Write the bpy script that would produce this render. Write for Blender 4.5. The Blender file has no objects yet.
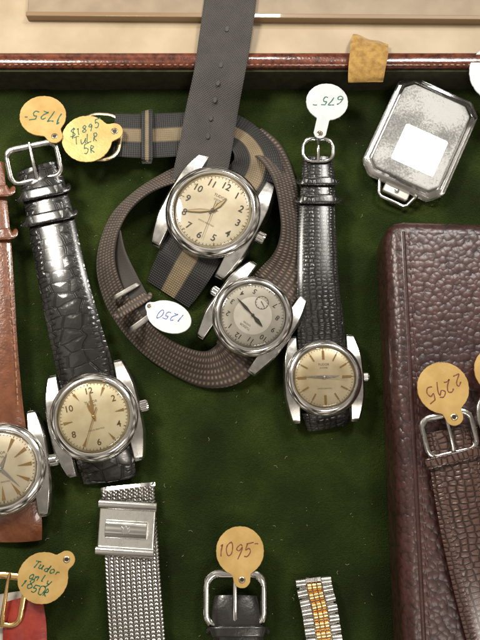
import bpy, bmesh, math, random
from mathutils import Vector, Matrix, noise
random.seed(7)
scn=bpy.context.scene
COL=scn.collection
T=math.radians(12); D=31.0; F=775.0
C=Vector((0,-D*math.sin(T),D*math.cos(T)))
FWD=Vector((0,math.sin(T),-math.cos(T)))
def W(px,py,z=0.0):
    d=Vector(((px-240)/F,-(py-320)/F,-1)); d=Matrix.Rotation(T,3,'X')@d
    return C+d*((z-C.z)/d.z)
def K(px,py,z=0.0): return (W(px,py,z)-C).dot(FWD)/F
# ---------------- materials
MATS={}
def newmat(name):
    m=bpy.data.materials.new(name); m.use_nodes=True
    nt=m.node_tree; b=nt.nodes['Principled BSDF']; return m,nt,b
def N(nt,t,**kw):
    n=nt.nodes.new(t)
    for k,v in kw.items(): setattr(n,k,v)
    return n
def c4(c): return (c[0],c[1],c[2],1)
def ramp(nt,fac,stops):
    r=N(nt,'ShaderNodeValToRGB'); e=r.color_ramp.elements
    while len(e)<len(stops): e.new(0.5)
    for i,(p,c) in enumerate(stops): e[i].position=p; e[i].color=c4(c) if len(c)==3 else c
    nt.links.new(fac,r.inputs[0]); return r
def simple(name,col,rough=.5,metal=0,col2=None,nscale=3,bump=0,bscale=40,coat=0,rvar=0,spec=.5,sheen=0,detail=4,trans=0):
    if name in MATS: return MATS[name]
    m,nt,b=newmat(name); tc=N(nt,'ShaderNodeTexCoord')
    b.inputs['Roughness'].default_value=rough; b.inputs['Metallic'].default_value=metal
    b.inputs['Base Color'].default_value=c4(col); b.inputs['Coat Weight'].default_value=coat
    b.inputs['Specular IOR Level'].default_value=spec
    if trans: b.inputs['Transmission Weight'].default_value=trans; b.inputs['IOR'].default_value=1.4
    if sheen: b.inputs['Sheen Weight'].default_value=sheen
    n=N(nt,'ShaderNodeTexNoise'); n.inputs['Scale'].default_value=nscale; n.inputs['Detail'].default_value=detail
    nt.links.new(tc.outputs['Object'],n.inputs['Vector'])
    if col2 is not None:
        r=ramp(nt,n.outputs['Fac'],[(.35,col),(.65,col2)]); nt.links.new(r.outputs[0],b.inputs['Base Color'])
    if rvar:
        mr=N(nt,'ShaderNodeMapRange'); mr.inputs[1].default_value=.3; mr.inputs[2].default_value=.7
        mr.inputs[3].default_value=rough; mr.inputs[4].default_value=rough+rvar
        nt.links.new(n.outputs['Fac'],mr.inputs[0]); nt.links.new(mr.outputs[0],b.inputs['Roughness'])
    if bump:
        n2=N(nt,'ShaderNodeTexNoise'); n2.inputs['Scale'].default_value=bscale; n2.inputs['Detail'].default_value=3
        nt.links.new(tc.outputs['Object'],n2.inputs['Vector'])
        bp=N(nt,'ShaderNodeBump'); bp.inputs['Strength'].default_value=bump; bp.inputs['Distance'].default_value=.03
        nt.links.new(n2.outputs['Fac'],bp.inputs['Height']); nt.links.new(bp.outputs[0],b.inputs['Normal'])
    MATS[name]=m; return m
def pebble(name,col,col2,rough,scale,depth=.05,coat=.3):
    m,nt,b=newmat(name); tc=N(nt,'ShaderNodeTexCoord')
    nz=N(nt,'ShaderNodeTexNoise'); nz.inputs['Scale'].default_value=.5; nz.inputs['Detail'].default_value=3; nt.links.new(tc.outputs['Object'],nz.inputs['Vector'])
    n3=N(nt,'ShaderNodeTexNoise'); n3.inputs['Scale'].default_value=4; nt.links.new(tc.outputs['Object'],n3.inputs['Vector'])
    mx=N(nt,'ShaderNodeMixRGB',blend_type='ADD'); mx.inputs[0].default_value=.14
    nt.links.new(tc.outputs['Object'],mx.inputs[1]); nt.links.new(n3.outputs['Color'],mx.inputs[2])
    v=N(nt,'ShaderNodeTexVoronoi',feature='SMOOTH_F1'); v.inputs['Scale'].default_value=scale; v.inputs['Randomness'].default_value=.9; v.inputs['Smoothness'].default_value=.14
    nt.links.new(mx.outputs[0],v.inputs['Vector'])
    sq=N(nt,'ShaderNodeMath',operation='MULTIPLY'); nt.links.new(v.outputs['Distance'],sq.inputs[0]); nt.links.new(v.outputs['Distance'],sq.inputs[1])
    h=N(nt,'ShaderNodeMath',operation='SUBTRACT'); h.inputs[0].default_value=1; nt.links.new(sq.outputs[0],h.inputs[1])
    r=ramp(nt,h.outputs[0],[(.45,(0,0,0)),(.8,(1,1,1))])
    mc=N(nt,'ShaderNodeMixRGB'); mc.inputs[1].default_value=c4(col2); mc.inputs[2].default_value=c4(col)
    nt.links.new(r.outputs[0],mc.inputs[0])
    big=ramp(nt,nz.outputs['Fac'],[(.3,(.6,.55,.55)),(.7,(1.25,1.25,1.25))])
    mm=N(nt,'ShaderNodeMixRGB',blend_type='MULTIPLY'); mm.inputs[0].default_value=1
    nt.links.new(mc.outputs[0],mm.inputs[1]); nt.links.new(big.outputs[0],mm.inputs[2]); nt.links.new(mm.outputs[0],b.inputs['Base Color'])
    bp=N(nt,'ShaderNodeBump'); bp.inputs['Strength'].default_value=1; bp.inputs['Distance'].default_value=depth
    nt.links.new(h.outputs[0],bp.inputs['Height']); nt.links.new(bp.outputs[0],b.inputs['Normal'])
    b.inputs['Roughness'].default_value=rough; b.inputs['Coat Weight'].default_value=coat; b.inputs['Coat Roughness'].default_value=.35
    return m
def scales(name,col,col2,rough,sx,sy,depth=.05,coat=.7,rand=.7,edge=.14,micro=.3,side=2.0,dist=.3):
    """reptile leather: irregular scales, larger in the middle of the strap and finer at its sides"""
    if name in MATS: return MATS[name]
    m,nt,b=newmat(name); uv=N(nt,'ShaderNodeUVMap',uv_map='UVMap')
    nz=N(nt,'ShaderNodeTexNoise'); nz.inputs['Scale'].default_value=1.6; nz.inputs['Detail'].default_value=1; nt.links.new(uv.outputs[0],nz.inputs['Vector'])
    mx=N(nt,'ShaderNodeMixRGB',blend_type='ADD'); mx.inputs[0].default_value=dist
    nt.links.new(uv.outputs[0],mx.inputs[1]); nt.links.new(nz.outputs['Color'],mx.inputs[2])
    outs=[]
    for f in (1,side):
        mp=N(nt,'ShaderNodeMapping'); mp.inputs['Scale'].default_value=(sx*f,sy*f,1); nt.links.new(mx.outputs[0],mp.inputs[0])
        v=N(nt,'ShaderNodeTexVoronoi',feature='DISTANCE_TO_EDGE',voronoi_dimensions='2D'); v.inputs['Randomness'].default_value=rand; v.inputs['Scale'].default_value=1
        nt.links.new(mp.outputs[0],v.inputs['Vector'])
        r=ramp(nt,v.outputs['Distance'],[(0,(0,0,0)),(edge,(.82,.82,.82)),(.45,(1,1,1))]); r.color_ramp.interpolation='EASE'; outs.append(r)
    un=N(nt,'ShaderNodeUVMap',uv_map='Norm'); sep=N(nt,'ShaderNodeSeparateXYZ'); nt.links.new(un.outputs[0],sep.inputs[0])
    sw=ramp(nt,sep.outputs[0],[(.14,(1,1,1)),(.2,(0,0,0)),(.8,(0,0,0)),(.86,(1,1,1))])
    hm=N(nt,'ShaderNodeMixRGB'); nt.links.new(sw.outputs[0],hm.inputs[0]); nt.links.new(outs[0].outputs[0],hm.inputs[1]); nt.links.new(outs[1].outputs[0],hm.inputs[2])
    mc=N(nt,'ShaderNodeMixRGB'); mc.inputs[1].default_value=c4(col2); mc.inputs[2].default_value=c4(col)
    nt.links.new(hm.outputs[0],mc.inputs[0]); nt.links.new(mc.outputs[0],b.inputs['Base Color'])
    fn=N(nt,'ShaderNodeTexNoise'); fn.inputs['Scale'].default_value=3.0; fn.inputs['Detail'].default_value=2; nt.links.new(uv.outputs[0],fn.inputs['Vector'])
    ad=N(nt,'ShaderNodeMath',operation='MULTIPLY_ADD'); ad.inputs[1].default_value=micro
    nt.links.new(fn.outputs['Fac'],ad.inputs[0]); nt.links.new(hm.outputs[0],ad.inputs[2])
    bp=N(nt,'ShaderNodeBump'); bp.inputs['Strength'].default_value=1; bp.inputs['Distance'].default_value=depth
    nt.links.new(ad.outputs[0],bp.inputs['Height']); nt.links.new(bp.outputs[0],b.inputs['Normal'])
    b.inputs['Roughness'].default_value=rough; b.inputs['Coat Weight'].default_value=coat; b.inputs['Coat Roughness'].default_value=.2
    MATS[name]=m; return m
def weave(name,stops,sx,sy,depth=.02,rough=.7,contrast=.5,diag=0):
    if name in MATS: return MATS[name]
    m,nt,b=newmat(name)
    uv=N(nt,'ShaderNodeUVMap',uv_map='UVMap'); un=N(nt,'ShaderNodeUVMap',uv_map='Norm')
    sep=N(nt,'ShaderNodeSeparateXYZ'); nt.links.new(un.outputs[0],sep.inputs[0])
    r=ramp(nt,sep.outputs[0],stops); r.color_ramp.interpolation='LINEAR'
    mp=N(nt,'ShaderNodeMapping'); mp.inputs['Rotation'].default_value=(0,0,diag); nt.links.new(uv.outputs[0],mp.inputs[0])
    wx=N(nt,'ShaderNodeTexWave',bands_direction='X'); wx.inputs['Scale'].default_value=sx; wx.inputs['Distortion'].default_value=.5
    wy=N(nt,'ShaderNodeTexWave',bands_direction='Y'); wy.inputs['Scale'].default_value=sy; wy.inputs['Distortion'].default_value=.7
    nt.links.new(mp.outputs[0],wx.inputs[0]); nt.links.new(mp.outputs[0],wy.inputs[0])
    mu=N(nt,'ShaderNodeMath',operation='MULTIPLY'); nt.links.new(wx.outputs['Fac'],mu.inputs[0]); nt.links.new(wy.outputs['Fac'],mu.inputs[1])
    mx=N(nt,'ShaderNodeMixRGB',blend_type='MULTIPLY'); mx.inputs[0].default_value=contrast
    inv=N(nt,'ShaderNodeMath',operation='MULTIPLY_ADD'); inv.inputs[1].default_value=1.2; inv.inputs[2].default_value=.25
    nt.links.new(mu.outputs[0],inv.inputs[0]); nt.links.new(inv.outputs[0],mx.inputs[2]); nt.links.new(r.outputs[0],mx.inputs[1])
    wn=N(nt,'ShaderNodeTexNoise'); wn.inputs['Scale'].default_value=1.2; wn.inputs['Detail'].default_value=6; nt.links.new(uv.outputs[0],wn.inputs[0])
    wr=ramp(nt,wn.outputs['Fac'],[(.3,(.72,.72,.72)),(.7,(1.2,1.2,1.2))])
    m2=N(nt,'ShaderNodeMixRGB',blend_type='MULTIPLY'); m2.inputs[0].default_value=1
    nt.links.new(mx.outputs[0],m2.inputs[1]); nt.links.new(wr.outputs[0],m2.inputs[2])
    nt.links.new(m2.outputs[0],b.inputs['Base Color'])
    bp=N(nt,'ShaderNodeBump'); bp.inputs['Strength'].default_value=.9; bp.inputs['Distance'].default_value=depth
    nt.links.new(mu.outputs[0],bp.inputs['Height']); nt.links.new(bp.outputs[0],b.inputs['Normal'])
    b.inputs['Roughness'].default_value=rough; b.inputs['Sheen Weight'].default_value=.15
    MATS[name]=m; return m
steel=simple('polished steel',(.78,.77,.745),.09,1,nscale=2,rvar=.08)
satin=simple('satin steel',(.60,.59,.57),.24,1,nscale=5,rvar=.12,bump=.05,bscale=50)
claspm=simple('bright clasp steel',(.80,.79,.75),.2,1,nscale=4,rvar=.15,bump=.08,bscale=8)
casest=simple('worn polished steel',(.50,.49,.465),.16,1,nscale=3,rvar=.14,bump=.05,bscale=4)
darksteel=simple('aged steel',(.40,.385,.36),.2,1,nscale=5,rvar=.15,bump=.1,bscale=20)
dullsteel=simple('dull keeper steel',(.20,.19,.175),.35,1,nscale=5,rvar=.15,bump=.1,bscale=20)
gold=simple('gold metal',(.83,.56,.24),.18,1,nscale=3,rvar=.12)
paleg=simple('worn brass',(.62,.50,.32),.25,1,nscale=3,rvar=.12)
tagm=simple('gold card',(.50,.32,.10),.33,.3,col2=(.64,.43,.16),nscale=1.2,bump=.12,bscale=10,coat=.3)
tagw=simple('white card',(.46,.51,.53),.35,0,col2=(.58,.61,.60),nscale=1.5)
ink_g=simple('green ink',(.01,.10,.05),.5); ink_b=simple('blue ink',(.03,.08,.38),.5); ink_r=simple('russet ink',(.17,.05,.025),.5)
black=simple('black print',(.018,.015,.012),.4)
brownp=simple('brown print',(.11,.08,.04),.4)
softblack=simple('faded black print',(.035,.028,.02),.4)
lume=simple('aged lume',(.52,.40,.20),.5)
goldm=simple('gilt marker',(.45,.28,.10),.25,.8)
dialA=simple('cream dial',(.54,.47,.33),.45,0,col2=(.72,.66,.52),nscale=.9,coat=.2,detail=8)
dialB=simple('silver dial',(.66,.63,.57),.4,.1,col2=(.78,.76,.70),nscale=1.4,coat=.2)
dialring=simple('silver dial ring',(.40,.38,.33),.4,.1,col2=(.52,.49,.43),nscale=1.4,coat=.2)
dialC=simple('champagne dial',(.52,.43,.26),.3,.3,col2=(.74,.65,.47),nscale=.9,coat=.2,detail=8)
dialD=simple('ivory dial',(.58,.50,.31),.4,.1,col2=(.76,.69,.49),nscale=1.0,coat=.2,detail=8)
thread=simple('burgundy thread',(.11,.045,.04),.7)
def glassmat():
    m,nt,b=newmat('watch crystal'); nt.nodes.remove(b)
    o=nt.nodes['Material Output']; tr=N(nt,'ShaderNodeBsdfTransparent'); gl=N(nt,'ShaderNodeBsdfGlossy'); gl.inputs['Roughness'].default_value=.05
    tr.inputs[0].default_value=(.97,.96,.93,1)
    fr=N(nt,'ShaderNodeFresnel'); fr.inputs[0].default_value=1.55; mx=N(nt,'ShaderNodeMixShader')
    nt.links.new(fr.outputs[0],mx.inputs[0]); nt.links.new(tr.outputs[0],mx.inputs[1]); nt.links.new(gl.outputs[0],mx.inputs[2]); nt.links.new(mx.outputs[0],o.inputs[0])
    return m
crystalm=glassmat()
# ---------------- object helpers
def thing(name,label,cat,loc,group=None):
    e=bpy.data.objects.new(name,None); e.empty_display_size=.3; e.location=loc; COL.objects.link(e)
    e['label']=label; e['category']=cat
    if group: e['group']=group
    e['_w']=[loc[0],loc[1],loc[2]]
    return e
WM={}
def mobj(name,verts,faces,mat,parent=None,M=None,smooth=True,uvs=None,bevel=0,segs=2,label=None):
    me=bpy.data.meshes.new(name); me.from_pydata([tuple(v) for v in verts],[],faces); me.update()
    bm=bmesh.new(); bm.from_mesh(me)
    if uvs is None: bmesh.ops.recalc_face_normals(bm,faces=bm.faces)
    bm.to_mesh(me); bm.free()
    if uvs:
        for nm,data in uvs.items():
            l=me.uv_layers.new(name=nm)
            for i,lp in enumerate(me.loops): l.data[i].uv=data[lp.vertex_index]
    for p in me.polygons: p.use_smooth=smooth
    me.materials.append(mat)
    o=bpy.data.objects.new(name,me); COL.objects.link(o)
    if M is None: M=Matrix.Identity(4)
    if parent is not None:
        o.parent=parent
        PM=WM.get(parent.name, Matrix.Translation(Vector(parent['_w'])) if '_w' in parent else Matrix.Identity(4))
        o.matrix_parent_inverse=PM.inverted()
    o.matrix_basis=M; WM[o.name]=M
    if bevel:
        b=o.modifiers.new('Bevel','BEVEL'); b.width=bevel; b.segments=segs; b.limit_method='ANGLE'; b.angle_limit=math.radians(35)
    if smooth:
        try: me.set_sharp_from_angle(angle=math.radians(38))
        except Exception: pass
    if label: o['label']=label
    return o
def catmull(P,n,closed=False):
    out=[];L=len(P)
    for i in range(L if closed else L-1):
        g=lambda j:(P[j%L] if closed else P[max(0,min(L-1,j))])
        p0,p1,p2,p3=g(i-1),g(i),g(i+1),g(i+2)
        for k in range(n):
            t=k/n
            out.append([.5*((2*b)+(-a+c)*t+(2*a-5*b+4*c-d)*t*t+(-a+3*b-3*c+d)*t**3) for a,b,c,d in zip(p0,p1,p2,p3)])
    if not closed: out.append(list(P[-1]))
    return out
def ribbon(name,pts,thick,mat,parent,pad=0,n=10,label=None,wob=0):
    P=[]
    for p in pts:
        px,py,z,w=p[:4]; r=p[4] if len(p)>4 else 0
        v=W(px,py,z); P.append([v.x,v.y,v.z,w*K(px,py,z),math.radians(r)])
    S=catmull(P,n); cen=[Vector(s[:3]) for s in S]
    na=14; verts=[];uv=[];nu=[];faces=[];v=0
    ring=na+1+na-1
    prevs=None
    for i,s in enumerate(S):
        a=cen[max(0,i-1)];b=cen[min(len(S)-1,i+1)]; t=(b-a).normalized()
        if i: v+=(cen[i]-cen[i-1]).length
        s0=Vector((0,0,1)).cross(t)
        if s0.length<.15 and prevs: s0=prevs.copy()
        s0.normalize(); prevs=s0; n0=t.cross(s0).normalized()
        r=s[4]; sd=math.cos(r)*s0+math.sin(r)*n0; nn=math.cos(r)*n0-math.sin(r)*s0
        w=s[3]
        for j in range(na+1):
            q=-1+2*j/na; h=thick/2*(1-abs(q)**8*.6)+pad*(1-q*q)
            h+=wob*noise.noise(Vector((q*1.2+5,v*.9,w)))
            verts.append(cen[i]+sd*(q*w/2)+nn*h); uv.append((q*w/2,v)); nu.append(((q+1)/2,v))
        for j in range(na-1,0,-1):
            q=-1+2*j/na
            verts.append(cen[i]+sd*(q*w/2)-nn*(thick/2*(1-abs(q)**8*.6))); uv.append((q*w/2,v)); nu.append(((q+1)/2,v))
    for i in range(len(S)-1):
        for j in range(ring):
            a=i*ring+j;b=i*ring+(j+1)%ring
            faces.append((a,a+ring,b+ring,b))
    faces.append(tuple(range(ring))); faces.append(tuple(reversed(range((len(S)-1)*ring,len(S)*ring))))
    o=mobj(name,verts,faces,mat,parent,None,True,{'UVMap':uv,'Norm':nu},label=label)
    bm=bmesh.new(); bm.from_mesh(o.data); bmesh.ops.recalc_face_normals(bm,faces=bm.faces); bm.to_mesh(o.data); bm.free()
    return o
def tube_geo(P,r,closed=False,ns=10,flat=1):
    verts=[];faces=[];L=len(P);up=Vector((0,0,1))
    for i,p in enumerate(P):
        a=P[(i-1)%L] if closed or i>0 else P[i]; b=P[(i+1)%L] if closed or i<L-1 else P[i]
        t=(b-a).normalized(); u=up if abs(t.z)<.95 else Vector((0,1,0))
        s=t.cross(u).normalized(); nn=s.cross(t).normalized(); rr=r[i] if isinstance(r,(list,tuple)) else r
        for k in range(ns):
            an=2*math.pi*k/ns; verts.append(p+s*math.cos(an)*rr+nn*math.sin(an)*rr*flat)
    for i in range(L if closed else L-1):
        for k in range(ns):
            a=i*ns+k;b=i*ns+(k+1)%ns;c=((i+1)%L)*ns+(k+1)%ns;d=((i+1)%L)*ns+k
            faces.append((a,b,c,d))
    if not closed: faces.append(tuple(range(ns))); faces.append(tuple(range((L-1)*ns,L*ns)))
    return verts,faces
def join(geos):
    V=[];Fs=[]
    for v,f in geos:
        o=len(V); V+=list(v); Fs+=[tuple(i+o for i in q) for q in f]
    return V,Fs
def lathe(prof,segs=72,cap0=True,cap1=True):
    V=[];Fs=[]
    for r,z in prof:
        for k in range(segs):
            a=2*math.pi*k/segs; V.append(Vector((r*math.cos(a),r*math.sin(a),z)))
    for i in range(len(prof)-1):
        for k in range(segs):
            a=i*segs+k;b=i*segs+(k+1)%segs; Fs.append((a,b,b+segs,a+segs))
    if cap0: Fs.append(tuple(reversed(range(segs))))
    if cap1: Fs.append(tuple(range((len(prof)-1)*segs,len(prof)*segs)))
    return V,Fs
def prism(pts,z0,z1):
    n=len(pts); V=[Vector((x,y,z0)) for x,y in pts]+[Vector((x,y,z1)) for x,y in pts]
    Fs=[tuple(reversed(range(n))),tuple(range(n,2*n))]+[(i,(i+1)%n,(i+1)%n+n,i+n) for i in range(n)]
    return V,Fs
def tf(geo,M): return [M@v for v in geo[0]],geo[1]
def LM(px,py,ang=0,z=0,tx=0,ty=0):
    return Matrix.Translation(W(px,py,z))@Matrix.Rotation(-math.radians(ang),4,'Z')@Matrix.Rotation(math.radians(tx),4,'X')@Matrix.Rotation(math.radians(ty),4,'Y')
def rrect(w,h,r,n=6):
    out=[]
    for cx,cy,a0 in ((w/2-r,h/2-r,0),(-w/2+r,h/2-r,90),(-w/2+r,-h/2+r,180),(w/2-r,-h/2+r,270)):
        for k in range(n+1):
            a=math.radians(a0+90*k/n); out.append((cx+r*math.cos(a),cy+r*math.sin(a)))
    return out
TC={}
def textgeo(s,size,bold=False):
    key=(s,bold)
    if key not in TC:
        cu=bpy.data.curves.new('t','FONT'); cu.body=s; cu.size=1; cu.align_x='CENTER'; cu.align_y='CENTER'; cu.resolution_u=3; cu.offset=.014 if bold else -.006
        ob=bpy.data.objects.new('t',cu); COL.objects.link(ob); dg=bpy.context.evaluated_depsgraph_get(); dg.update()
        me=bpy.data.meshes.new_from_object(ob.evaluated_get(dg))
        TC[key]=([v.co.copy() for v in me.vertices],[tuple(p.vertices) for p in me.polygons])
        bpy.data.objects.remove(ob); bpy.data.curves.remove(cu); bpy.data.meshes.remove(me)
    v,f=TC[key]; return [x*size for x in v],f
G={'0':[[(.3,1),(.05,.8),(.02,.4),(.2,.02),(.45,.1),(.58,.5),(.5,.88),(.28,1)]],
'1':[[(.22,.82),(.36,1),(.33,.5),(.3,0)]],
'2':[[(.05,.8),(.25,1),(.5,.85),(.42,.5),(.05,.05),(.3,.08),(.6,.02)]],
'5':[[(.12,.98),(.1,.55),(.35,.62),(.55,.35),(.38,.03),(.03,.08)],[(.12,.98),(.66,1.04)]],
'6':[[(.5,1),(.2,.75),(.05,.3),(.25,.02),(.52,.2),(.4,.48),(.1,.35)]],
'7':[[(.02,.95),(.3,.97),(.58,.98),(.4,.5),(.25,0)]],
'8':[[(.5,.85),(.25,1),(.08,.78),(.3,.52),(.55,.25),(.28,0),(.04,.22),(.3,.52),(.5,.85)]],
'9':[[(.5,.85),(.25,1),(.05,.75),(.25,.55),(.5,.8),(.48,.4),(.35,-.1)]],
'$':[[(.52,.85),(.25,.95),(.08,.72),(.3,.5),(.52,.28),(.3,.05),(.03,.18)],[(.3,1.12),(.28,.5),(.27,-.12)]],
'^':[[(.1,.95),(.25,.98),(.42,.95)]],
'T':[[(0,.95),(.3,1),(.7,1)],[(.35,1),(.32,.5),(.3,0)]],
'u':[[(.05,.55),(.05,.15),(.25,0),(.45,.2),(.48,.55)],[(.48,.55),(.48,.2),(.58,0)]],
'd':[[(.45,.4),(.2,.5),(.05,.2),(.25,0),(.45,.2),(.52,1)],[(.52,1),(.48,.2),(.58,0)]],
'o':[[(.28,.5),(.05,.3),(.2,0),(.48,.15),(.42,.45),(.26,.5)]],
'r':[[(.08,.5),(.1,0)],[(.1,.3),(.25,.5),(.45,.45)]],
'n':[[(.05,.5),(.08,0)],[(.08,.3),(.28,.52),(.45,.35),(.46,0)]],
'l':[[(.15,1),(.12,.3),(.25,0),(.4,.1)]],
'y':[[(.05,.5),(.15,.15),(.38,.12)],[(.5,.55),(.35,0),(.1,-.35)]],
'L':[[(.1,1),(.06,.4),(.06,.03),(.3,.03),(.55,.05)]],
'R':[[(.08,0),(.1,.6),(.1,1),(.42,.92),(.42,.62),(.12,.5),(.3,.25),(.55,0)]],
' ':[]}
def hand_geo(lines,size,wd,M):
    geos=[]
    for li,s in enumerate(lines):
        adv=.74*size
        tot=len(s)*adv; y=((len(lines)-1)/2-li)*size*1.35-size*.5; slope=random.uniform(-.18,.18); ox=random.uniform(-.25,.25)*size*(len(lines)>1)
        for ci,ch in enumerate(s):
            jx=random.uniform(-.03,.03)*size+ox; jy=random.uniform(-.10,.10)*size+slope*(ci*adv-tot/2); sc=size*random.uniform(.82,1.14); sl=random.uniform(.10,.35); sxx=random.uniform(.78,1.05)
            for st in G.get(ch,[]):
                st=[(a+random.uniform(-.05,.05),b_+random.uniform(-.05,.05)) for a,b_ in st]
                pp=catmull([list(p) for p in st],5) if len(st)>2 else [list(st[0]),list(st[1])]
                P=[Vector((-tot/2+ci*adv+x*sc*sxx+jx+sl*(y_-.5)*sc,y+y_*sc+jy,0)) for x,y_ in pp]
                V=[]
                for i,p in enumerate(P):
                    t=(P[min(i+1,len(P)-1)]-P[max(0,i-1)]).normalized(); nn=Vector((-t.y,t.x,0)); ww=wd*(.8+.6*noise.noise(Vector((i*.4,ci,li))))
                    V+=[p+nn*ww/2,p-nn*ww/2]
                Fs=[(2*i,2*i+1,2*i+3,2*i+2) for i in range(len(P)-1)]
                geos.append(([M@v for v in V],Fs))
    return join(geos)
def tag(label,px,py,rpx,z,lobe_ang,lines,tsize,tang,mat,ink,ld=1.12,lr=.36,neck=0,sx=1,tilt=(0,0),wd=.06,spin=0):
    k=K(px,py,z); R=rpx*k; M=LM(px,py,spin,z,*tilt)
    e=thing('price_tag',label,'price tag',M.translation,'handwritten price tags on the watch straps')
    a=math.radians(90-lobe_ang); lc=Vector((math.cos(a),math.sin(a)))*ld
    def sd(p):
        d1=math.hypot(p.x/sx,p.y)-1; d2=(p-lc).length-lr
        h=max(0,.18-abs(d1-d2)); d=min(d1,d2)-h*h/.72
        if neck:
            t=max(0,min(1,p.dot(lc)/lc.length_squared)); d=min(d,(p-lc*t).length-neck)
        return d
    pts=[]
    for i in range(96):
        b=2*math.pi*i/96; dd=Vector((math.cos(b),math.sin(b))); t=ld+lr+.6
        while sd(dd*t)>0 and t>.2: t-=.01
        pts.append((dd.x*t*R,dd.y*t*R))
    mobj('tag_card',*prism(pts,-.03,.03),mat,e,M,bevel=.012,segs=1)
    er=.10*R; hp=lc*R*1.02
    V,Fs=lathe([(er*.7,.032),(er*1.0,.05),(er*1.35,.04),(er*1.45,.031)],20,False,False)
    mobj('eyelet',[v+Vector((hp.x,hp.y,0)) for v in V],Fs,paleg,e,M)
    mobj('eyelet_hole',*tf(prism([(er*.75*math.cos(i*.5236),er*.75*math.sin(i*.5236)) for i in range(12)],.031,.036),Matrix.Translation((hp.x,hp.y,0))),black,e,M)
    TM=Matrix.Translation((0,0,.034))@Matrix.Rotation(-math.radians(tang),4,'Z')
    g=hand_geo(lines,tsize*R,wd*R,TM)
    mobj('handwriting',g[0],g[1],ink,e,M,smooth=False)
    return e
def buckle(parent,px,py,w,h,ang,z,mat,r=.09,pin=True,tx=0,ty=0,flat=.6,rr=.35):
    k=K(px,py,z); M=LM(px,py,ang,z,tx,ty); w*=k;h*=k
    pts=[Vector((x,y,.05*math.cos(y/h*3))) for x,y in rrect(w-2*r,h-2*r,min(w,h)*rr,6)]
    dens=[]
    for i,p in enumerate(pts):
        q=pts[(i+1)%len(pts)]; m=max(1,int((q-p).length/.12))
        for j in range(m): dens.append(p.lerp(q,j/m))
    rad=[r*(1.25 if p.y>h*.3 else .95) for p in dens]
    o=mobj('buckle',*tube_geo(dens,rad,True,10,flat),mat,parent,M)
    if pin:
        P=[Vector((0,-h/2+r,0.02)),Vector((0,-h*.25,.13)),Vector((0,h*.1,.15)),Vector((0,h*.38,.14)),Vector((0,h/2+.02,.1))]
        mobj('buckle_pin',*tube_geo(P,[r*1.0,r*.8,r*.7,r*.6,r*.5],False,8,.8),mat,o,M)
    return o
def cyl_x(x0,x1,r,teeth=18,dep=.09):
    V=[];n=teeth*4;prof=[(x0,r*.6,0),(x0+.01,r*.92,0),(x0+.02,r,1),(x1-.04,r,1),(x1,r*.86,0),(x1+.015,r*.6,0)]
    for x,rr,kn in prof:
        for k in range(n):
            a=2*math.pi*k/n; q=rr*(1-(dep if (kn and k%4<2) else 0)); V.append(Vector((x,q*math.cos(a),q*math.sin(a))))
    Fs=[]
    for i in range(len(prof)-1):
        for k in range(n):
            a=i*n+k;b=i*n+(k+1)%n; Fs.append((a,b,b+n,a+n))
    Fs.append(tuple(range(n))); Fs.append(tuple(range((len(prof)-1)*n,len(prof)*n)))
    return V,Fs
def hand(kind,L,w,tail=.15):
    if kind=='dauphine': return [(0,-tail),(w,0),(0,L),(-w,0)]
    if kind=='leaf': return [(-w*.3,-tail),(w*.3,-tail),(w*.35,L*.1),(w,L*.45),(w*.5,L*.8),(0,L),(-w*.5,L*.8),(-w,L*.45),(-w*.35,L*.1)]
    return [(-w,-tail),(w,-tail),(w*.4,L),(-w*.4,L)]
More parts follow.
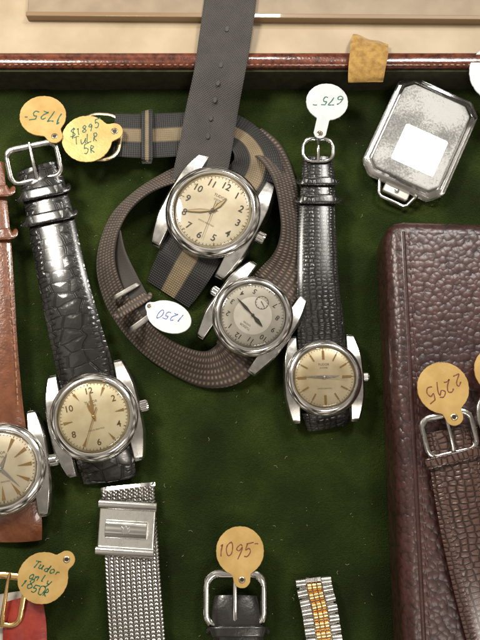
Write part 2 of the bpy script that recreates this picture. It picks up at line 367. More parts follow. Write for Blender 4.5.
def watch(label,px,py,Rpx,ang,z,dialmat,style,hands,handmat,tx=0,ty=0,crown=.12,numcol=None,subdial=None,lug=1.0,inlay=None):
    k=K(px,py,z); R=Rpx*k; M=LM(px,py,ang,z,tx,ty)
    e=thing('wristwatch',label,'watch',M.translation,'vintage wristwatches in the display tray')
    S=Matrix.Scale(R,4)
    # oyster style body: sides run almost straight past the bezel into short blunt lugs
    YM=1.20*lug
    def xo(y):
        q=abs(y)/YM; x=1.075-.01*min(1,q/.4)**2-(.165*((q-.4)/.6)**1.35 if q>.4 else 0)
        if q>.94: x-=.03*((q-.94)/.06)**2
        return x
    ys=[YM*q for q in (-1,-.985,-.96,-.92,-.85,-.75,-.65,-.55,-.45,-.3,-.1,.1,.3,.45,.55,.65,.75,.85,.92,.96,.985,1)]
    geos=[]
    for sg in (1,-1):
        V=[];Fs=[]
        for y in ys:
            q=abs(y)/YM; dr=.14*max(0,(q-.45)/.55)**1.4; zt=.30-dr; zb=-.06-dr*.9
            if q>.98: zt-=.03
            xi=.665; x=xo(y)
            for xx,zz in ((xi,zb),(x-.03,zb),(x,zb+.05),(x+.004,zt-.075),(x-.045,zt-.006),(xi+.02,zt),(xi,zt-.03)): V.append(Vector((sg*xx,y,zz)))
        m=7
        for i in range(len(ys)-1):
            for j in range(m):
                a=i*m+j;b=i*m+(j+1)%m; Fs.append((a,b,b+m,a+m))
        Fs.append(tuple(range(m))); Fs.append(tuple(range((len(ys)-1)*m,len(ys)*m)))
        geos.append((V,Fs))
    geos.append(lathe([(.9,-.12),(1.01,-.04),(1.025,.10),(1.02,.285),(.9,.29)]))
    g=join(geos); mobj('case',*tf(g,S),casest,e,M,bevel=.010*R,segs=2)
    mobj('bezel',*tf(lathe([(1.01,.275),(1.012,.31),(.992,.34),(.95,.37),(.90,.395),(.868,.403),(.84,.40),(.825,.385),(.82,.335)],96,False,False),S),steel,e,M)
    mobj('crown',*tf(cyl_x(1.04,1.07+crown*1.4,crown),S@Matrix.Translation((0,0,.12))),steel,e,M,smooth=False)
    d=mobj('dial',*tf(lathe([(.84,.325),(.80,.337),(.5,.339),(.02,.34)],96,False,True),S),dialmat,e,M)
    zt=.343
    if style=='sub': mobj('dial_ring',*tf(lathe([(.815,zt-.001),(.78,zt+.001),(.48,zt+.001)],96,False,False),S),dialring,d,M)
    zt=.347 if style=='sub' else .343
    tr=[]
    for i in range(60):
        a=2*math.pi*i/60; L=.035 if i%5 else .05; w=.005 if i%5 else .009
        tr.append(tf(prism([(-w,.765-L),(w,.765-L),(w,.765),(-w,.765)],zt,zt+.003),S@Matrix.Rotation(a,4,'Z')))
    if style in('arabic','mixed','sub'): tr.append(tf(lathe([(.768,zt+.001),(.774,zt+.001)],96,False,False),S))
    mobj('minute_track',*join(tr),brownp if style!='sub' else softblack,d,M,smooth=False)
    num=[];mk=[]
    def put(s,i,r,sz):
        a=math.radians(90-30*i); num.append(tf(textgeo(s,sz,True),S@Matrix.Translation((r*math.cos(a),r*math.sin(a),zt+.003))))
    def marker(i,kind,r=.62,L=.12,w=.03):
        pts={'stick':[(-w,r-L/2),(w,r-L/2),(w,r+L/2),(-w,r+L/2)],'dagger':[(0,r-L*.8),(w,r+L/2),(-w,r+L/2)],'dot':[(w*math.cos(q*.7854),r+w*math.sin(q*.7854)) for q in range(8)]}[kind]
        mk.append(tf(prism(pts,zt,zt+.018),S@Matrix.Rotation(-math.radians(30*i),4,'Z')))
    if style=='arabic':
        for i in range(1,13): put(str(i),i,.60,.21)
        for i in range(12): marker(i,'dot',.715,.02,.016)
    elif style=='mixed':
        for i in (12,2,4,6,8,10): put(str(i),i,.60,.205)
        for i in (1,3,5,7,9,11): marker(i,'dagger',.62,.16,.03)
    elif style=='stick':
        for i in range(12): marker(i,'stick',.60,.2 if i%3 else .24,.018 if i%3 else .03)
        for i in range(12): marker(i,'dot',.79,.02,.012)
    elif style=='dagger':
        for i in range(12): marker(i,'dagger',.58,.24,.04)
    elif style=='sub':
        for i in (12,1,2,3,4,5,7,8,9,10,11): put(str(i),i,.62,.18)
    if num: mobj('numerals',*join(num),numcol or softblack,d,M,smooth=False)
    if mk: mobj('hour_markers',*join(mk),goldm if style!='arabic' else lume,d,M,smooth=False)
    tx_=[tf(textgeo(s,sz),S@Matrix.Translation((0,y,zt+.004))) for s,y,sz in (('TUDOR',.34,.085),('OYSTER',.25,.06))+((('SHOCK RESISTING',-.30,.045),) if style!='sub' else ())]
    mobj('dial_lettering',*join(tx_),brownp,d,M,smooth=False)
    if subdial:
        g=[lathe([(.17,zt),(.165,zt+.004),(.158,zt+.004)],40,False,False)]
        for i in range(12):
            g.append(tf(prism([(-.005,.13),(.005,.13),(.005,.155),(-.005,.155)],zt,zt+.003),Matrix.Rotation(i*math.pi/6,4,'Z')))
        g.append(tf(prism([(-.01,-.04),(.01,-.04),(.004,.13),(-.004,.13)],zt+.006,zt+.012),Matrix.Rotation(1.1,4,'Z')))
        mobj('seconds_subdial',*tf(join(g),S@Matrix.Translation((0,-.40,0))),black,d,M,smooth=False)
    hz=.362
    for nm,kind,L,w,a in hands:
        HM=S@Matrix.Rotation(-math.radians(a-ang),4,'Z')
        ho=mobj(nm,*tf(prism(hand(kind,L,w,.22 if nm=='second_hand' else .1),hz,hz+.006),HM),handmat,d,M,smooth=False)
        if inlay and kind=='leaf':
            li=[(x*.62,y*.86+L*.06) for x,y in hand(kind,L,w,0)]
            V,Fs=tf(prism(li,hz+.0065,hz+.0085),HM)
            me2=ho.data; bm=bmesh.new(); bm.from_mesh(me2); vs=[bm.verts.new(v) for v in V]
            for f in Fs:
                ff=bm.faces.new([vs[q] for q in f]); ff.material_index=1
            bm.to_mesh(me2); bm.free(); me2.materials.append(inlay)
        hz+=.011
    mobj('hand_hub',*tf(lathe([(.04,.36),(.04,.40),(.025,.41)],20),S),handmat,d,M)
    mobj('crystal',*tf(lathe([(.838,.395),(.825,.435),(.79,.458),(.74,.470),(.6,.478),(.35,.483),(.05,.485)],72,False,True),S),crystalm,e,M)
    return e,M,R
def keeper(parent,px,py,w,h,ang,z,mat,thick=.08,arch=.1,name='strap_keeper'):
    dx=math.cos(math.radians(ang)); dy=math.sin(math.radians(ang))
    P=[(px+dx*w*q,py+dy*w*q,z+zz,h) for q,zz in ((-.49,-.35),(-.5,-.12),(-.46,0),(-.3,arch*.7),(0,arch),(.3,arch*.7),(.46,0),(.5,-.12),(.49,-.35))]
    return ribbon(name,P,thick,mat,parent,n=4)
# ---------------- SETTING
def velvet():
    m,nt,b=newmat('green velvet'); tc=N(nt,'ShaderNodeTexCoord')
    n0=N(nt,'ShaderNodeTexNoise'); n0.inputs['Scale'].default_value=.15; n0.inputs['Detail'].default_value=2
    n1=N(nt,'ShaderNodeTexNoise'); n1.inputs['Scale'].default_value=.45; n1.inputs['Detail'].default_value=4; n1.inputs['Roughness'].default_value=.5; n1.inputs['Distortion'].default_value=.3
    n2=N(nt,'ShaderNodeTexNoise'); n2.inputs['Scale'].default_value=10; n2.inputs['Detail'].default_value=7; n2.inputs['Roughness'].default_value=.8
    for n in(n0,n1,n2): nt.links.new(tc.outputs['Object'],n.inputs['Vector'])
    ad=N(nt,'ShaderNodeMath',operation='MULTIPLY_ADD'); ad.inputs[1].default_value=.5
    nt.links.new(n2.outputs['Fac'],ad.inputs[0]); nt.links.new(n1.outputs['Fac'],ad.inputs[2])
    ad0=N(nt,'ShaderNodeMath',operation='MULTIPLY_ADD'); ad0.inputs[1].default_value=.7
    nt.links.new(n0.outputs['Fac'],ad0.inputs[0]); nt.links.new(ad.outputs[0],ad0.inputs[2])
    sc=N(nt,'ShaderNodeMath',operation='MULTIPLY'); sc.inputs[1].default_value=.64; nt.links.new(ad0.outputs[0],sc.inputs[0])
    r=ramp(nt,sc.outputs[0],[(.54,(.009,.015,.003)),(.67,(.015,.027,.004)),(.77,(.024,.040,.006)),(.92,(.050,.070,.012))])  # lighter greens put the sheen of the pile into the colour
    nt.links.new(r.outputs[0],b.inputs['Base Color'])
    b.inputs['Roughness'].default_value=.8; b.inputs['Specular IOR Level'].default_value=.12
    b.inputs['Sheen Weight'].default_value=.2; b.inputs['Sheen Tint'].default_value=(.5,.62,.22,1); b.inputs['Sheen Roughness'].default_value=.35
    n3=N(nt,'ShaderNodeTexNoise'); n3.inputs['Scale'].default_value=20; n3.inputs['Detail'].default_value=4; nt.links.new(tc.outputs['Object'],n3.inputs['Vector'])
    bp=N(nt,'ShaderNodeBump'); bp.inputs['Strength'].default_value=1; bp.inputs['Distance'].default_value=.09
    nt.links.new(n3.outputs['Fac'],bp.inputs['Height']); nt.links.new(bp.outputs[0],b.inputs['Normal'])
    return m
vel=velvet()
ywall=W(240,88,0).y
nx,ny=150,170; V=[];Fs=[]
x0,x1,y0,y1=-17,17,-20,ywall
def fz(x,y): return -.10+.16*noise.noise(Vector((x*.35,y*.35,0)))+.07*noise.noise(Vector((x*1.1,y*1.1,3)))
for j in range(ny+1):
    for i in range(nx+1):
        x=x0+(x1-x0)*i/nx; y=y0+(y1-y0)*j/ny
        V.append(Vector((x,y,fz(x,y))))
for j in range(ny):
    for i in range(nx):
        a=j*(nx+1)+i; Fs.append((a,a+1,a+nx+2,a+nx+1))
o=mobj('velvet_floor',V,Fs,vel); o['kind']='structure'
g=[]
for i in range(300):
    x=random.uniform(-9.6,5.2); y=random.uniform(-13,9); L=random.uniform(.02,.10); a=random.uniform(0,6.28)
    z=fz(x,y)+.035
    if random.random()<.3:
        P=[Vector((x,y,z)),Vector((x+L*math.cos(a),y+L*math.sin(a),z+.01)),Vector((x+1.8*L*math.cos(a+.5),y+1.8*L*math.sin(a+.5),z))]
        g.append(tube_geo(P,.008,False,4))
    else: g.append(tube_geo([Vector((x,y,z)),Vector((x+.02,y+.01,z))],random.uniform(.009,.016),False,5))
o=mobj('velvet_lint',*join(g),simple('pale lint',(.25,.24,.15),.9)); o['kind']='stuff'; o['label']='pale lint specks scattered on the green velvet'; o['category']='lint'
# tray rim
rimm=simple('red brown wood',(.05,.013,.007),.2,0,col2=(.17,.045,.02),nscale=4,coat=.6,bump=.25,bscale=9)
ht=1.62
tray=thing('display_tray','glossy red-brown wooden rim of a velvet lined display tray','tray',Vector((0,ywall,0)))
yb=W(240,52,ht).y
rot=Matrix(((0,0,1,0),(1,0,0,0),(0,1,0,0),(0,0,0,1)))
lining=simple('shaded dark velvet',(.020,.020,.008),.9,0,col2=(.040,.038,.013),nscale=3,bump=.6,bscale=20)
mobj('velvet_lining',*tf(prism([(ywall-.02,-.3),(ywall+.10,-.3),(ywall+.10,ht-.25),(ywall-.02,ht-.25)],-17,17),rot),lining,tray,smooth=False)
yf=W(240,66,ht).y
prof=[(yf,ht-.35),(yf-.02,ht-.12),(yf+.06,ht-.02),(yf+.18,ht+.02),(yb-.14,ht+.02),(yb-.03,ht-.04),(yb,ht-.2),(yb,-.2),(yf+.2,-.2),(yf+.2,ht-.35)]
mobj('rim',*tf(prism(prof,-17,17),rot),rimm,tray,bevel=.03)
g=[];x=-12
while x<12:
    g.append(tf(prism(rrect(random.uniform(.09,.15),.045,.02,2),0,.010),Matrix.Translation((x,yf+.06+random.uniform(-.01,.01),ht-.012)))); x+=.24
mobj('rim_stitching',*join(g),simple('pale inlay',(.24,.10,.045),.4),tray)
cm=simple('beige laminate',(.36,.275,.17),.45,0,col2=(.45,.355,.235),nscale=.5,bump=.05,bscale=30)
V,Fs=prism([(-18,yb+.02),(18,yb+.02),(18,24),(-18,24)],-.3,ht-.12)
o=mobj('counter',V,Fs,cm,smooth=False); o['kind']='structure'
pm=simple('taupe board',(.24,.18,.115),.5,0,col2=(.30,.23,.15),nscale=1,bump=.05)
bx=thing('wooden_board','taupe board with tan edge lying on the beige counter','board',W(270,5,1.6))
pa=W(27,13,1.9); pb=W(500,17,1.9)
mobj('board_panel',*prism([(pa.x,pa.y),(pb.x,pb.y),(pb.x,pb.y+9),(pa.x,pa.y+9)],ht-.1,1.86),pm,bx,bevel=.04)
em=simple('tan edging',(.24,.155,.08),.35,0,coat=.3)
mobj('board_edging',*prism([(pa.x-.05,pa.y-.12),(pb.x,pb.y-.12),(pb.x,pb.y+.08),(pa.x-.05,pa.y+.08)],ht-.1,1.9),em,bx,bevel=.03)
# suede tab
sued=simple('mustard suede',(.26,.14,.025),.8,0,col2=(.42,.25,.06),nscale=4,bump=.7,bscale=14,sheen=.3)
tb=thing('suede_tab','mustard yellow suede loop folded over the tray rim','tab',W(367,60,ht))
ribbon('suede_strip',[(370,41,ht+.0,36),(369,44,ht+.25,37),(369,52,ht+.38,38),(367,66,ht+.38,37),(366,76,ht+.28,36),(365.5,82,ht+.12,35)],.16,sued,tb,wob=.08)
ribbon('suede_strip',[(372,42,ht+.06,33),(370,54,ht+.12,34),(368,66,ht+.12,34),(367,76,ht+.05,33)],.12,sued,tb)
# ---------------- LEATHER CASE
pz=2.45
pu=thing('leather_case','burgundy pebbled leather case with a stitched edge','leather case',W(440,430,0))
leat=pebble('burgundy pebble leather',(.058,.021,.018),(.030,.011,.010),.34,4.6,.030,.3)
A=W(385,219,pz);B=W(640,226,pz);Cc=W(640,760,pz);Dd=W(410,760,pz)
cor=[(Dd.x,Dd.y),(Cc.x,Cc.y),(B.x,B.y),(A.x+.75,A.y),(A.x+.4,A.y-.07),(A.x+.15,A.y-.26),(A.x+.04,A.y-.55),(A.x+.02,A.y-.9)]
mobj('case_body',*prism(cor,0,pz),leat,pu,bevel=.5,segs=8)
a0=Vector((A.x+.66,A.y-.5,pz-.02));a1=Vector((Dd.x+.66,Dd.y,pz-.02))
dkl=simple('dark burgundy leather',(.034,.011,.010),.36,0,coat=.2,bump=.4,bscale=5,col2=(.05,.017,.015),nscale=2)
P=[a0.lerp(a1,i/60) for i in range(61)]
mobj('piping',*tube_geo(P,.09,False,10,.7),dkl,pu)
g=[]
for i in range(58):
    p=a0.lerp(a1,(i+.15)/58)+Vector((.22,0,.035));q=a0.lerp(a1,(i+.75)/58)+Vector((.22,0,.035))
    g.append(tube_geo([p-Vector((0,0,.03)),p.lerp(q,.3)+Vector((0,0,.015)),p.lerp(q,.7)+Vector((0,0,.015)),q-Vector((0,0,.03))],.028,False,6))
mobj('stitching',*join(g),thread,pu)
# ---------------- SILVER CASE
k=K(418,140,.5); M=LM(418,142,25,.1,1,3)
sv=thing('silver_compact','bright silver block in a clear rounded plastic case with bail','compact',M.translation)
w,h=88*k,114*k
def cham(w,h,c): return [(w/2-c,-h/2),(w/2,-h/2+c),(w/2,h/2-c),(w/2-c,h/2),(-w/2+c,h/2),(-w/2,h/2-c),(-w/2,-h/2+c),(-w/2+c,-h/2)]
framem=simple('clear plastic',(.97,.965,.95),.04,.0,coat=1,nscale=2,rvar=.06,trans=.98)
frameb=simple('grey plastic',(.42,.40,.37),.2,.2,coat=1)
silm,nt,b=newmat('hammered silver')
tc=N(nt,'ShaderNodeTexCoord'); n=N(nt,'ShaderNodeTexNoise'); n.inputs['Scale'].default_value=12; n.inputs['Detail'].default_value=6; n.inputs['Roughness'].default_value=.8
nb=N(nt,'ShaderNodeTexNoise'); nb.inputs['Scale'].default_value=.6; nb.inputs['Detail'].default_value=3
nt.links.new(tc.outputs['Object'],n.inputs['Vector']); nt.links.new(tc.outputs['Object'],nb.inputs['Vector'])
mm=N(nt,'ShaderNodeMath',operation='MULTIPLY_ADD'); mm.inputs[1].default_value=.9; nt.links.new(nb.outputs['Fac'],mm.inputs[0]); nt.links.new(n.outputs['Fac'],mm.inputs[2])
r=ramp(nt,mm.outputs[0],[(.70,(.20,.20,.195)),(.92,(.45,.45,.44)),(1.04,(.74,.74,.73))]); nt.links.new(r.outputs[0],b.inputs['Base Color'])
b.inputs['Metallic'].default_value=.3; b.inputs['Roughness'].default_value=.34
bp=N(nt,'ShaderNodeBump'); bp.inputs['Strength'].default_value=1; bp.inputs['Distance'].default_value=.05; nt.links.new(n.outputs['Fac'],bp.inputs['Height']); nt.links.new(bp.outputs[0],b.inputs['Normal'])
glarem=simple('painted glare',(.60,.60,.58),.35,.2,col2=(.78,.78,.76),nscale=5,bump=.3,bscale=10)  # pale plate colour paints the bright reflection on the silver
mobj('base_shell',*prism(cham(w-.10,h-.10,.47),0.02,.10),frameb,sv,M,bevel=.04,segs=2)
mobj('silver_panel',*prism(cham(w-.66,h-.66,.34),.105,.60),silm,sv,M,bevel=.08,segs=3)
mobj('silver_glare',*prism(rrect(w*.52,h*.36,.10),.602,.612),glarem,sv,M@Matrix.Translation((.15,-.60,0)))
oc=cham(w,h,.5); ic=cham(w-.56,h-.56,.36)
V=[Vector((x,y,z)) for z in(.10,.56) for pts_ in(oc,ic) for x,y in pts_]
Fs=[]
for i in range(8):
    j=(i+1)%8
    Fs+=[(i,j,j+16,i+16),(8+j,8+i,24+i,24+j),(16+i,16+j,24+j,24+i),(j,i,8+i,8+j)]
mobj('clear_wall',V,Fs,framem,sv,M,bevel=.09,segs=4)
P=[Vector((x,y,.25)) for x,y in ((-.85,-h/2+.1),(-.62,-h/2-.52),(-.5,-h/2-.60),(.5,-h/2-.60),(.62,-h/2-.52),(.85,-h/2+.1))]
mobj('bail',*tube_geo(P,.075,False,10,.8),steel,sv,M)
mobj('hinge_tab',*prism(rrect(1.1,.5,.1),.12,.34),frameb,sv,M@Matrix.Translation((0,-h/2-.12,0)),bevel=.04)
mobj('rivet',*lathe([(.11,.34),(.10,.38),(.05,.40)],20),steel,sv,M@Matrix.Translation((0,-h/2-.15,0)))
# ---------------- WATCH A
nyl=weave('charcoal nylon',[(0,(.034,.029,.025)),(.05,(.048,.041,.035)),(.95,(.048,.041,.035)),(1,(.034,.029,.025))],4.2,4.2,.02,.5,.7,.785)
strp=weave('striped nylon',[(0,(.012,.011,.010)),(.33,(.012,.011,.010)),(.37,(.27,.20,.11)),(.63,(.27,.20,.11)),(.67,(.012,.011,.010)),(1,(.012,.011,.010))],3.6,3.6,.02,.55,.6,0)
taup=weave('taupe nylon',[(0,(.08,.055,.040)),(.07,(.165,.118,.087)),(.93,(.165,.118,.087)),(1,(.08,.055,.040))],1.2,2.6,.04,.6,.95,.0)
eA,MA,RA=watch('steel watch with cream Arabic dial on a striped nylon strap',214,216,46.5,28,.75,dialA,'arabic',
  [('hour_hand','leaf',.40,.05,50),('minute_hand','leaf',.60,.042,-90),('second_hand','x',.66,.008,200)],brownp,2,-2,inlay=lume)
stA=ribbon('strap_tail',[(234,-30,1.95,52),(229,10,2.0,52),(224,45,1.85,52),(219,75,1.75,51),(212,110,1.35,52),(206,145,1.15,53),(200,175,.95,54),(195,200,.7,54)],.12,nyl,eA,label='plain charcoal nylon strap tail with punched holes',wob=.02)
g=[]
for (hx,hy,hz) in ((227,30,1.93),(221,66,1.80),(218,84,1.70),(215,101,1.50),(211,119,1.32),(208,137,1.22)):
    g.append(tf(prism([(.075*math.cos(i*.5236),.12*math.sin(i*.5236)) for i in range(12)],.03,.085),LM(hx,hy,8,hz)))
mobj('strap_holes',*join(g),black,stA)
s2=ribbon('strap',[(114,135,.75,46),(140,136,.72,47),(170,135,.65,47),(200,133,.65,46),(226,131,.6,44,-8),(246,140,.75,44,-22),(257,158,.85,48,-14),(254,178,.8,56,0),(238,200,.7,59)],.12,strp,eA,label='black nylon strap with a tan centre stripe',wob=.02)
ribbon('strap',[(197,245,.75,59),(185,264,.66,59),(176,280,.35,56),(168,294,.08,50)],.12,strp,eA,label='black nylon strap with a tan centre stripe')
buckle(s2,100,137,60,46,-86,.8,paleg,.10,True,0,12)
keeper(s2,147,136,50,11,90,.95,strp,.07,.05)
# ---------------- WATCH B
eB,MB,RB=watch('steel watch with silver dial and subdial on taupe nylon strap',252,318,39.5,215,.85,dialB,'sub',
  [('hour_hand','leaf',.38,.055,140),('minute_hand','leaf',.60,.04,318)],softblack,0,-3,subdial=True,numcol=softblack)
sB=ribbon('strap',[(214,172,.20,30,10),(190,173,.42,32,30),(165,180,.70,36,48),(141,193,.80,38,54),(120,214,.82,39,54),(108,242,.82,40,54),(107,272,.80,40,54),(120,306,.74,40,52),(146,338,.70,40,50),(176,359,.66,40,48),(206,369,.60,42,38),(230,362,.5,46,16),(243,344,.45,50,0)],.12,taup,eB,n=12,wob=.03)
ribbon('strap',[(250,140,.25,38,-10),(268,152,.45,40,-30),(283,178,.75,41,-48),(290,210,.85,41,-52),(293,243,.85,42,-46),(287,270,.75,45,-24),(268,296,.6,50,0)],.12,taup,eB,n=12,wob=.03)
tong=simple('black nylon tongue',(.03,.025,.02),.6,bump=.4,bscale=30)
ribbon('strap_tongue',[(117,232,1.25,12,40),(120,255,1.25,16,30),(129,280,1.25,19,10),(139,300,1.2,20),(152,322,1.1,18)],.1,tong,sB)
keeper(sB,133,305,34,10,-32,1.3,taup,.1,.1)
keeper(sB,143,321,32,6,-36,1.22,dullsteel,.06,.08)
keeper(sB,126,291,30,5,-30,1.34,dullsteel,.06,.08)
# ---------------- WATCH C
liz=scales('black lizard leather',(.017,.0155,.0145),(.004,.004,.004),.24,4.2,6.4,.045,.75,.35,.16,.2,1.3,.12)
croc=scales('black crocodile leather',(.013,.012,.011),(.0035,.0035,.0035),.2,1.25,2.1,.065,.85,.5,.09,.25,2.2,.2)
eC,MC,RC=watch('small steel watch with champagne baton dial on black lizard strap',323,379,37,-2,.55,dialC,'stick',
  [('hour_hand','dauphine',.42,.045,84),('minute_hand','dauphine',.60,.04,272),('second_hand','x',.62,.008,95)],darksteel,0,0,crown=.11,lug=.98)
sC=ribbon('strap',[(322,348,.62,47),(321,335,.74,47),(320,315,.84,45),(318,285,.9,42),(317,245,.85,39),(317,210,.8,36),(318,180,.75,33),(318,158,.7,30)],.16,liz,eC,pad=.09)
ribbon('strap',[(325,408,.5,47),(327,418,.35,46),(328,427,.1,42)],.16,liz,eC,pad=.05)
keeper(sC,318,199,38,10,0,1.0,liz,.1,.08); keeper(sC,318,181,35,9,0,.95,liz,.1,.08)
buckle(sC,318,150,34,28,0,.95,steel,.075,True)
# ---------------- WATCH D
eD,MD,RD=watch('steel watch with ivory dial and gilt hands on black crocodile strap',96,418,43,-14,.6,dialD,'mixed',
  [('hour_hand','leaf',.38,.04,-28),('minute_hand','leaf',.60,.032,-12),('second_hand','x',.70,.012,194)],goldm,0,2,crown=.13,numcol=simple('gilt print',(.13,.08,.025),.35,.3))
sD=ribbon('strap',[(88,382,.7,55),(83,360,.85,55),(73,322,1.0,52),(63,280,1.05,49),(56,245,1.0,47),(50,215,.95,46),(44,190,.9,44),(38,168,.8,42)],.18,croc,eD,pad=.12)
ribbon('strap',[(102,450,.6,55),(107,465,.4,55),(110,480,.1,52)],.16,croc,eD,pad=.08)
keeper(sD,49,217,48,12,-12,1.2,croc,.1,.1); keeper(sD,43,192,46,12,-12,1.15,croc,.1,.1)
buckle(sD,34,163,56,40,-13,1.1,darksteel,.11,True,10,0,rr=.2)
# ---------------- WATCH E
brl=simple('tan brown leather',(.13,.042,.018),.28,0,col2=(.20,.07,.03),nscale=2.5,bump=.5,bscale=9,coat=.5)
eE,ME,RE=watch('steel watch with cream dagger dial on tan brown leather strap',5,469,44,-10,.6,dialA,'dagger',
  [('hour_hand','dauphine',.38,.05,20),('minute_hand','dauphine',.62,.045,130)],darksteel,0,0,crown=.13)
sE=ribbon('strap',[(0,436,.6,55),(-2,405,.85,50),(-5,350,1.0,46),(-8,290,1.0,45),(-11,240,.95,44),(-14,200,.9,42),(-16,165,.8,40)],.2,brl,eE,pad=.12)
g=[]
pe=[W(18,405,1.15),W(15,350,1.22),W(11,290,1.22),W(8,250,1.17)]
pp=[Vector(q) for q in catmull([list(p) for p in pe],7)]
for a,b_ in zip(pp,pp[1:]): g.append(tube_geo([a,a.lerp(b_,.35)+Vector((0,0,.02)),a.lerp(b_,.65)],.022,False,6))
mobj('strap_stitching',*join(g),simple('tan thread',(.35,.20,.10),.7),sE)
ribbon('strap',[(12,505,.55,54),(16,523,.4,52),(18,540,.1,48)],.16,brl,eE,pad=.08)
keeper(sE,-11,235,47,12,-4,1.2,brl,.1,.1); keeper(sE,-13,192,46,12,-4,1.15,brl,.1,.1)
# ---------------- BRACELET F
eF=thing('mesh_bracelet','polished woven steel bracelet with folding clasp','bracelet',W(135,570,0))
fp=[(128,486,.30),(129,510,.42),(131,540,.5),(134,590,.55),(139,660,.5)]
cen=[Vector(c) for c in catmull([list(W(*p)) for p in fp],30)]
def along(cen,d):
    for a,b in zip(cen,cen[1:]):
        L=(b-a).length
        if d<=L: return a.lerp(b,d/L),(b-a).normalized()
        d-=L
    return None,None
def bead(lx,ly,lz,nu=8,nv=6,e=1):
    V=[];Fs=[]
    sp=lambda c:math.copysign(abs(c)**e,c)
    for j in range(1,nv):
        ph=math.pi*j/nv
        for i in range(nu):
            a=2*math.pi*i/nu; V.append(Vector((lx*sp(math.sin(ph))*sp(math.cos(a)),ly*sp(math.cos(ph)),lz*sp(math.sin(ph))*sp(math.sin(a)))))
    t=len(V); V+=[Vector((0,ly,0)),Vector((0,-ly,0))]
    for j in range(nv-2):
        for i in range(nu): Fs.append((j*nu+i,j*nu+(i+1)%nu,(j+1)*nu+(i+1)%nu,(j+1)*nu+i))
    for i in range(nu): Fs.append((t,(i+1)%nu,i)); Fs.append((t+1,(nv-2)*nu+i,(nv-2)*nu+(i+1)%nu))
    return V,Fs
def frame(p,t):
    s=t.cross(Vector((0,0,1))).normalized(); nn=s.cross(t)
    return Matrix(((s.x,t.x,nn.x,p.x),(s.y,t.y,nn.y,p.y),(s.z,t.z,nn.z,p.z),(0,0,0,1)))
meshst=simple('woven steel',(.38,.37,.35),.2,1,nscale=4,rvar=.12)
g=[];d=.10;Wd=53*K(130,560,.5);nc=10
while True:
    p,t=along(cen,d)
    if p is None: break
    Mx=frame(p,t)
    for c in range(nc):
        x=-Wd/2+Wd*(c+.5)/nc
        for sg in(-1,1):
            g.append(tf(bead(Wd/nc*.27,.12,.075,8,6,.8),Mx@Matrix.Translation((x+sg*Wd/nc*.25,.06*sg,.03))@Matrix.Rotation(sg*.62,4,'Z')))
    d+=.135
bk=mobj('bracelet_links',*join(g),meshst,eF)
ribbon('bracelet_backing',[(a,b,c-.03,52) for a,b,c in fp],.10,simple('dark gap steel',(.12,.115,.10),.4,1),eF)
ribbon('end_bar',[(128,485.5,.30,54),(128.1,489,.34,54)],.2,steel,eF)
Mc=LM(127,528,3,.62,6,-3); kk=K(126,528,.7)
cl=mobj('clasp',*prism(rrect(57*kk,50*kk,.12),-.05,.10),claspm,eF,Mc,bevel=.05,segs=3)
def barrel(wd,ln,z0,z1,n=10):
    V=[];Fs=[]
    for sx in(-1,1):
        for i in range(n+1):
            a=math.pi*i/n; V.append(Vector((sx*wd,ln*math.cos(a),z0+(z1-z0)*math.sin(a)**.7)))
    m=n+1
    for i in range(n): Fs.append((i,i+1,i+1+m,i+m))
    Fs.append(tuple(range(m))); Fs.append(tuple(range(m,2*m))); Fs.append((0,n,n+m,m))
    return V,Fs
mobj('clasp_ridge',*tf(barrel(21*kk,9*kk,.09,.25),Matrix.Translation((0,-.05,0))),steel,cl,Mc,bevel=.02)
mobj('clasp_ridge',*tf(barrel(29.5*kk,5*kk,.04,.24),Matrix.Translation((0,.84,0))),steel,cl,Mc,bevel=.02)
mobj('clasp_ridge',*tf(barrel(29.5*kk,5*kk,.04,.25),Matrix.Translation((0,-.86,0))),steel,cl,Mc,bevel=.02)
em_=[(x*.62,y*.62) for x,y in [(0.0,-.22),(.2,-.18),(.24,.05),(.26,.26),(.12,.1),(0,.30),(-.12,.1),(-.26,.26),(-.24,.05),(-.2,-.18)]]
mobj('clasp_emblem',*tf(prism(em_,.24,.28),Matrix.Translation((0,-.05,0))),satin,cl,Mc,bevel=.012,segs=2)
# ---------------- BUCKLE G
eG=thing('watch_strap','black leather strap end with large polished steel buckle','watch strap',W(236,620,0))
sbl=simple('smooth black leather',(.016,.0135,.012),.3,0,coat=.4,bump=.3,bscale=8)
sG=ribbon('strap',[(236,596,.35,42),(236,612,.5,48),(238,635,.6,50),(240,680,.6,50)],.18,sbl,eG,pad=.1)
buckle(sG,235,600,64,58,0,.62,steel,.12,True,4,0,rr=.22)
keeper(sG,238,632,54,10,0,.82,sbl,.1,.1)
# ---------------- BRACELET H
eH=thing('link_bracelet','two-tone steel and gold five-link watch bracelet','bracelet',W(322,610,0))
hp=[(313,578,.30),(315,590,.42),(320,612,.52),(327,660,.52)]
cen=[Vector(c) for c in catmull([list(W(*p)) for p in hp],30)]
gl=[];gr=[];gg=[];d=.12
while True:
    p,t=along(cen,d)
    if p is None: break
    Mx=frame(p,t)
    for sg,lst in((-1,gl),(1,gr)): lst.append(tf(barrel(.19,.170,-.08,.10),Mx@Matrix.Translation((sg*.475,0,0))))
    for c in(-1,0,1): gg.append(tf(barrel(.083,.168,-.08,.13),Mx@Matrix.Translation((c*.18,.17,.0))))
    d+=.345
mobj('outer_links',*join(gl),casest,eH,bevel=.02); mobj('outer_links',*join(gr),casest,eH,bevel=.02); mobj('center_links',*join(gg),gold,eH,bevel=.02)
ribbon('bracelet_backing',[(a,b,c-.06,30) for a,b,c in hp],.06,darksteel,eH)
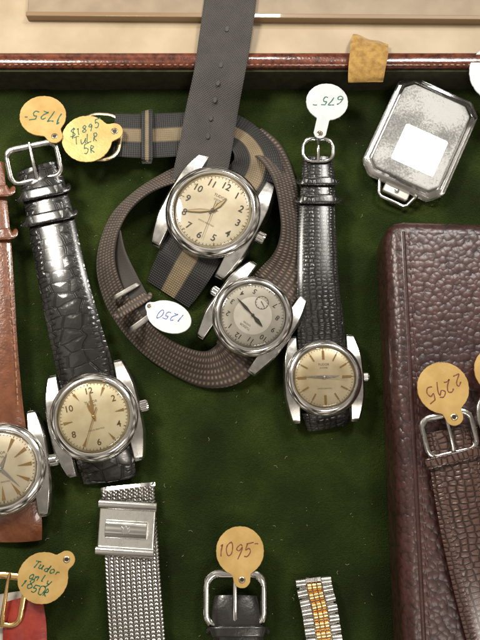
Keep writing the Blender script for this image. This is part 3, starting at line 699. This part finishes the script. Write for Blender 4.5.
# ---------------- STRAP I
eI=thing('watch_strap','red leather strap with white lining and gold buckle','watch strap',W(15,615,0))
redl=simple('red leather',(.24,.02,.013),.35,0,coat=.4,bump=.4,bscale=8,col2=(.32,.035,.02),nscale=3)
whl=simple('white leather',(.50,.47,.41),.5,0,bump=.3,bscale=10)
ribbon('strap_lining',[(14,592,.35,50),(15,615,.45,52),(14,640,.5,52),(12,690,.5,52)],.1,whl,eI)
sI=ribbon('strap',[(22,598,.55,38),(24,615,.65,42),(25,640,.7,44),(24,690,.7,44)],.14,redl,eI,pad=.08)
buckle(sI,6,600,40,52,6,.85,gold,.10,True,0,0,rr=.25)
# ---------------- STRAP J
eJ=thing('watch_strap','brown lizard strap with aged buckle resting on the leather case','watch strap',W(460,520,pz))
lizb=scales('brown lizard leather',(.095,.048,.035),(.026,.012,.010),.24,3.4,5.2,.05,.7,.4,.16,.2,1.3,.14)
sJ=ribbon('strap',[(447,430,pz+.22,44),(453,455,pz+.3,50),(460,490,pz+.38,53),(468,530,pz+.40,55),(480,580,pz+.38,57),(496,640,pz+.3,58),(510,690,pz+.2,58)],.18,lizb,eJ,pad=.12)
buckle(sJ,449,434,56,44,-12,pz+.55,darksteel,.095,True,4,0,rr=.22)
keeper(sJ,453,458,54,11,-14,pz+.55,lizb,.1,.1)
eJ2=thing('watch_strap','aged steel buckle of a strap resting on the leather case','watch strap',W(490,420,pz))
s=ribbon('strap',[(500,420,pz+.2,40),(506,470,pz+.25,44),(520,540,pz+.25,44)],.18,lizb,eJ2,pad=.1)
buckle(s,497,415,42,44,0,pz+.55,darksteel,.09)
# ---------------- TAGS
tag('round gold price tag on the black crocodile strap buckle',43,116,23,1.35,150,['1725^'],.48,186,tagm,ink_g,tilt=(-6,4),wd=.07)
tag('round gold price tag on the striped nylon strap buckle',87,139,25,1.25,72,['$1895','TuLR','5R'],.34,-16,tagm,ink_g,tilt=(0,3),wd=.055)
tag('white price tag hanging from the black lizard strap buckle',327,102,21,1.35,193,['675^'],.5,184,tagw,ink_g,ld=1.72,lr=.30,neck=.30,tilt=(-5,0),wd=.07)
tag('white oval price tag with blue writing on the taupe strap',169,317,16,1.75,-84,['1250'],.58,180,tagw,ink_b,ld=1.45,lr=.28,sx=1.5,tilt=(0,-8),spin=24,wd=.07)
tag('round gold price tag on the brown lizard strap',443,388,26,pz+.75,162,['2295'],.52,152,tagm,ink_r,ld=1.15)
tag('round gold price tag on the large steel buckle',240,551,24,1.1,176,['1095^'],.48,-4,tagm,ink_r,ld=1.12,tilt=(-5,0))
tag('round gold price tag with green writing on the red strap',43,578,25,1.2,52,['Tudor','only','1850R'],.33,22,tagm,ink_g,tilt=(0,5),wd=.055)
tag('round gold price tag resting on the leather case',498,370,24,pz+.7,180,['95'],.5,0,tagm,ink_r)
tag('large white tag beside the silver compact',502,74,33,1.6,180,['$'],.3,0,tagw,ink_b)
# ---------------- WORLD, LIGHTS, CAMERA
w=bpy.data.worlds.new('World'); scn.world=w; w.use_nodes=True; nt=w.node_tree; bg=nt.nodes['Background']
tc=N(nt,'ShaderNodeTexCoord'); n=N(nt,'ShaderNodeTexNoise'); n.inputs['Scale'].default_value=4.2; n.inputs['Detail'].default_value=4
nt.links.new(tc.outputs['Generated'],n.inputs['Vector'])
r=ramp(nt,n.outputs['Fac'],[(.40,(.02,.017,.013)),(.5,(.24,.20,.155)),(.57,(.95,.84,.70)),(.64,(1.8,1.65,1.45))])
sp=N(nt,'ShaderNodeSeparateXYZ'); nt.links.new(tc.outputs['Generated'],sp.inputs[0])
cr=ramp(nt,sp.outputs[2],[(.76,(0,0,0)),(.94,(.50,.45,.39))])
mx=N(nt,'ShaderNodeMixRGB',blend_type='LIGHTEN'); mx.inputs[0].default_value=1
nt.links.new(r.outputs[0],mx.inputs[1]); nt.links.new(cr.outputs[0],mx.inputs[2]); nt.links.new(mx.outputs[0],bg.inputs[0]); bg.inputs[1].default_value=.62
def area(name,loc,size,power,col,target=(0,0,0)):
    l=bpy.data.lights.new(name,'AREA'); l.shape='RECTANGLE'; l.size=size[0]; l.size_y=size[1]; l.energy=power; l.color=col
    o=bpy.data.objects.new(name,l); o.location=loc; o.rotation_euler=(Vector(target)-Vector(loc)).to_track_quat('-Z','Y').to_euler(); COL.objects.link(o)
area('ceiling_lamp',(-18,16,32),(7,9),12000,(1,.94,.84),(-6,7,0))
area('glare_softbox',(19,28,45),(9,11),14500,(1,.96,.90),(6,4,0))  # added softbox, mirrored as glare in the silver panel and leather top
area('fill_light',(12,-26,45),(14,6),5000,(1,.90,.80),(0,0,0))  # added fill light from the near side
area('glint_light',(2,34,34),(3,2),3500,(1,.96,.90),(0,2,0))  # small strong light added for glints on the metal
cd=bpy.data.cameras.new('camera'); cam=bpy.data.objects.new('camera',cd); COL.objects.link(cam); scn.camera=cam
cam.location=C; cam.rotation_euler=(T,0,0); cd.sensor_fit='VERTICAL'; cd.sensor_height=24; cd.lens=F/640*24; cd.clip_start=.5; cd.clip_end=1000
scn.view_settings.view_transform='Standard'; scn.view_settings.look='None'; scn.view_settings.exposure=0
for o in bpy.data.objects:
    if '_w' in o: del o['_w']
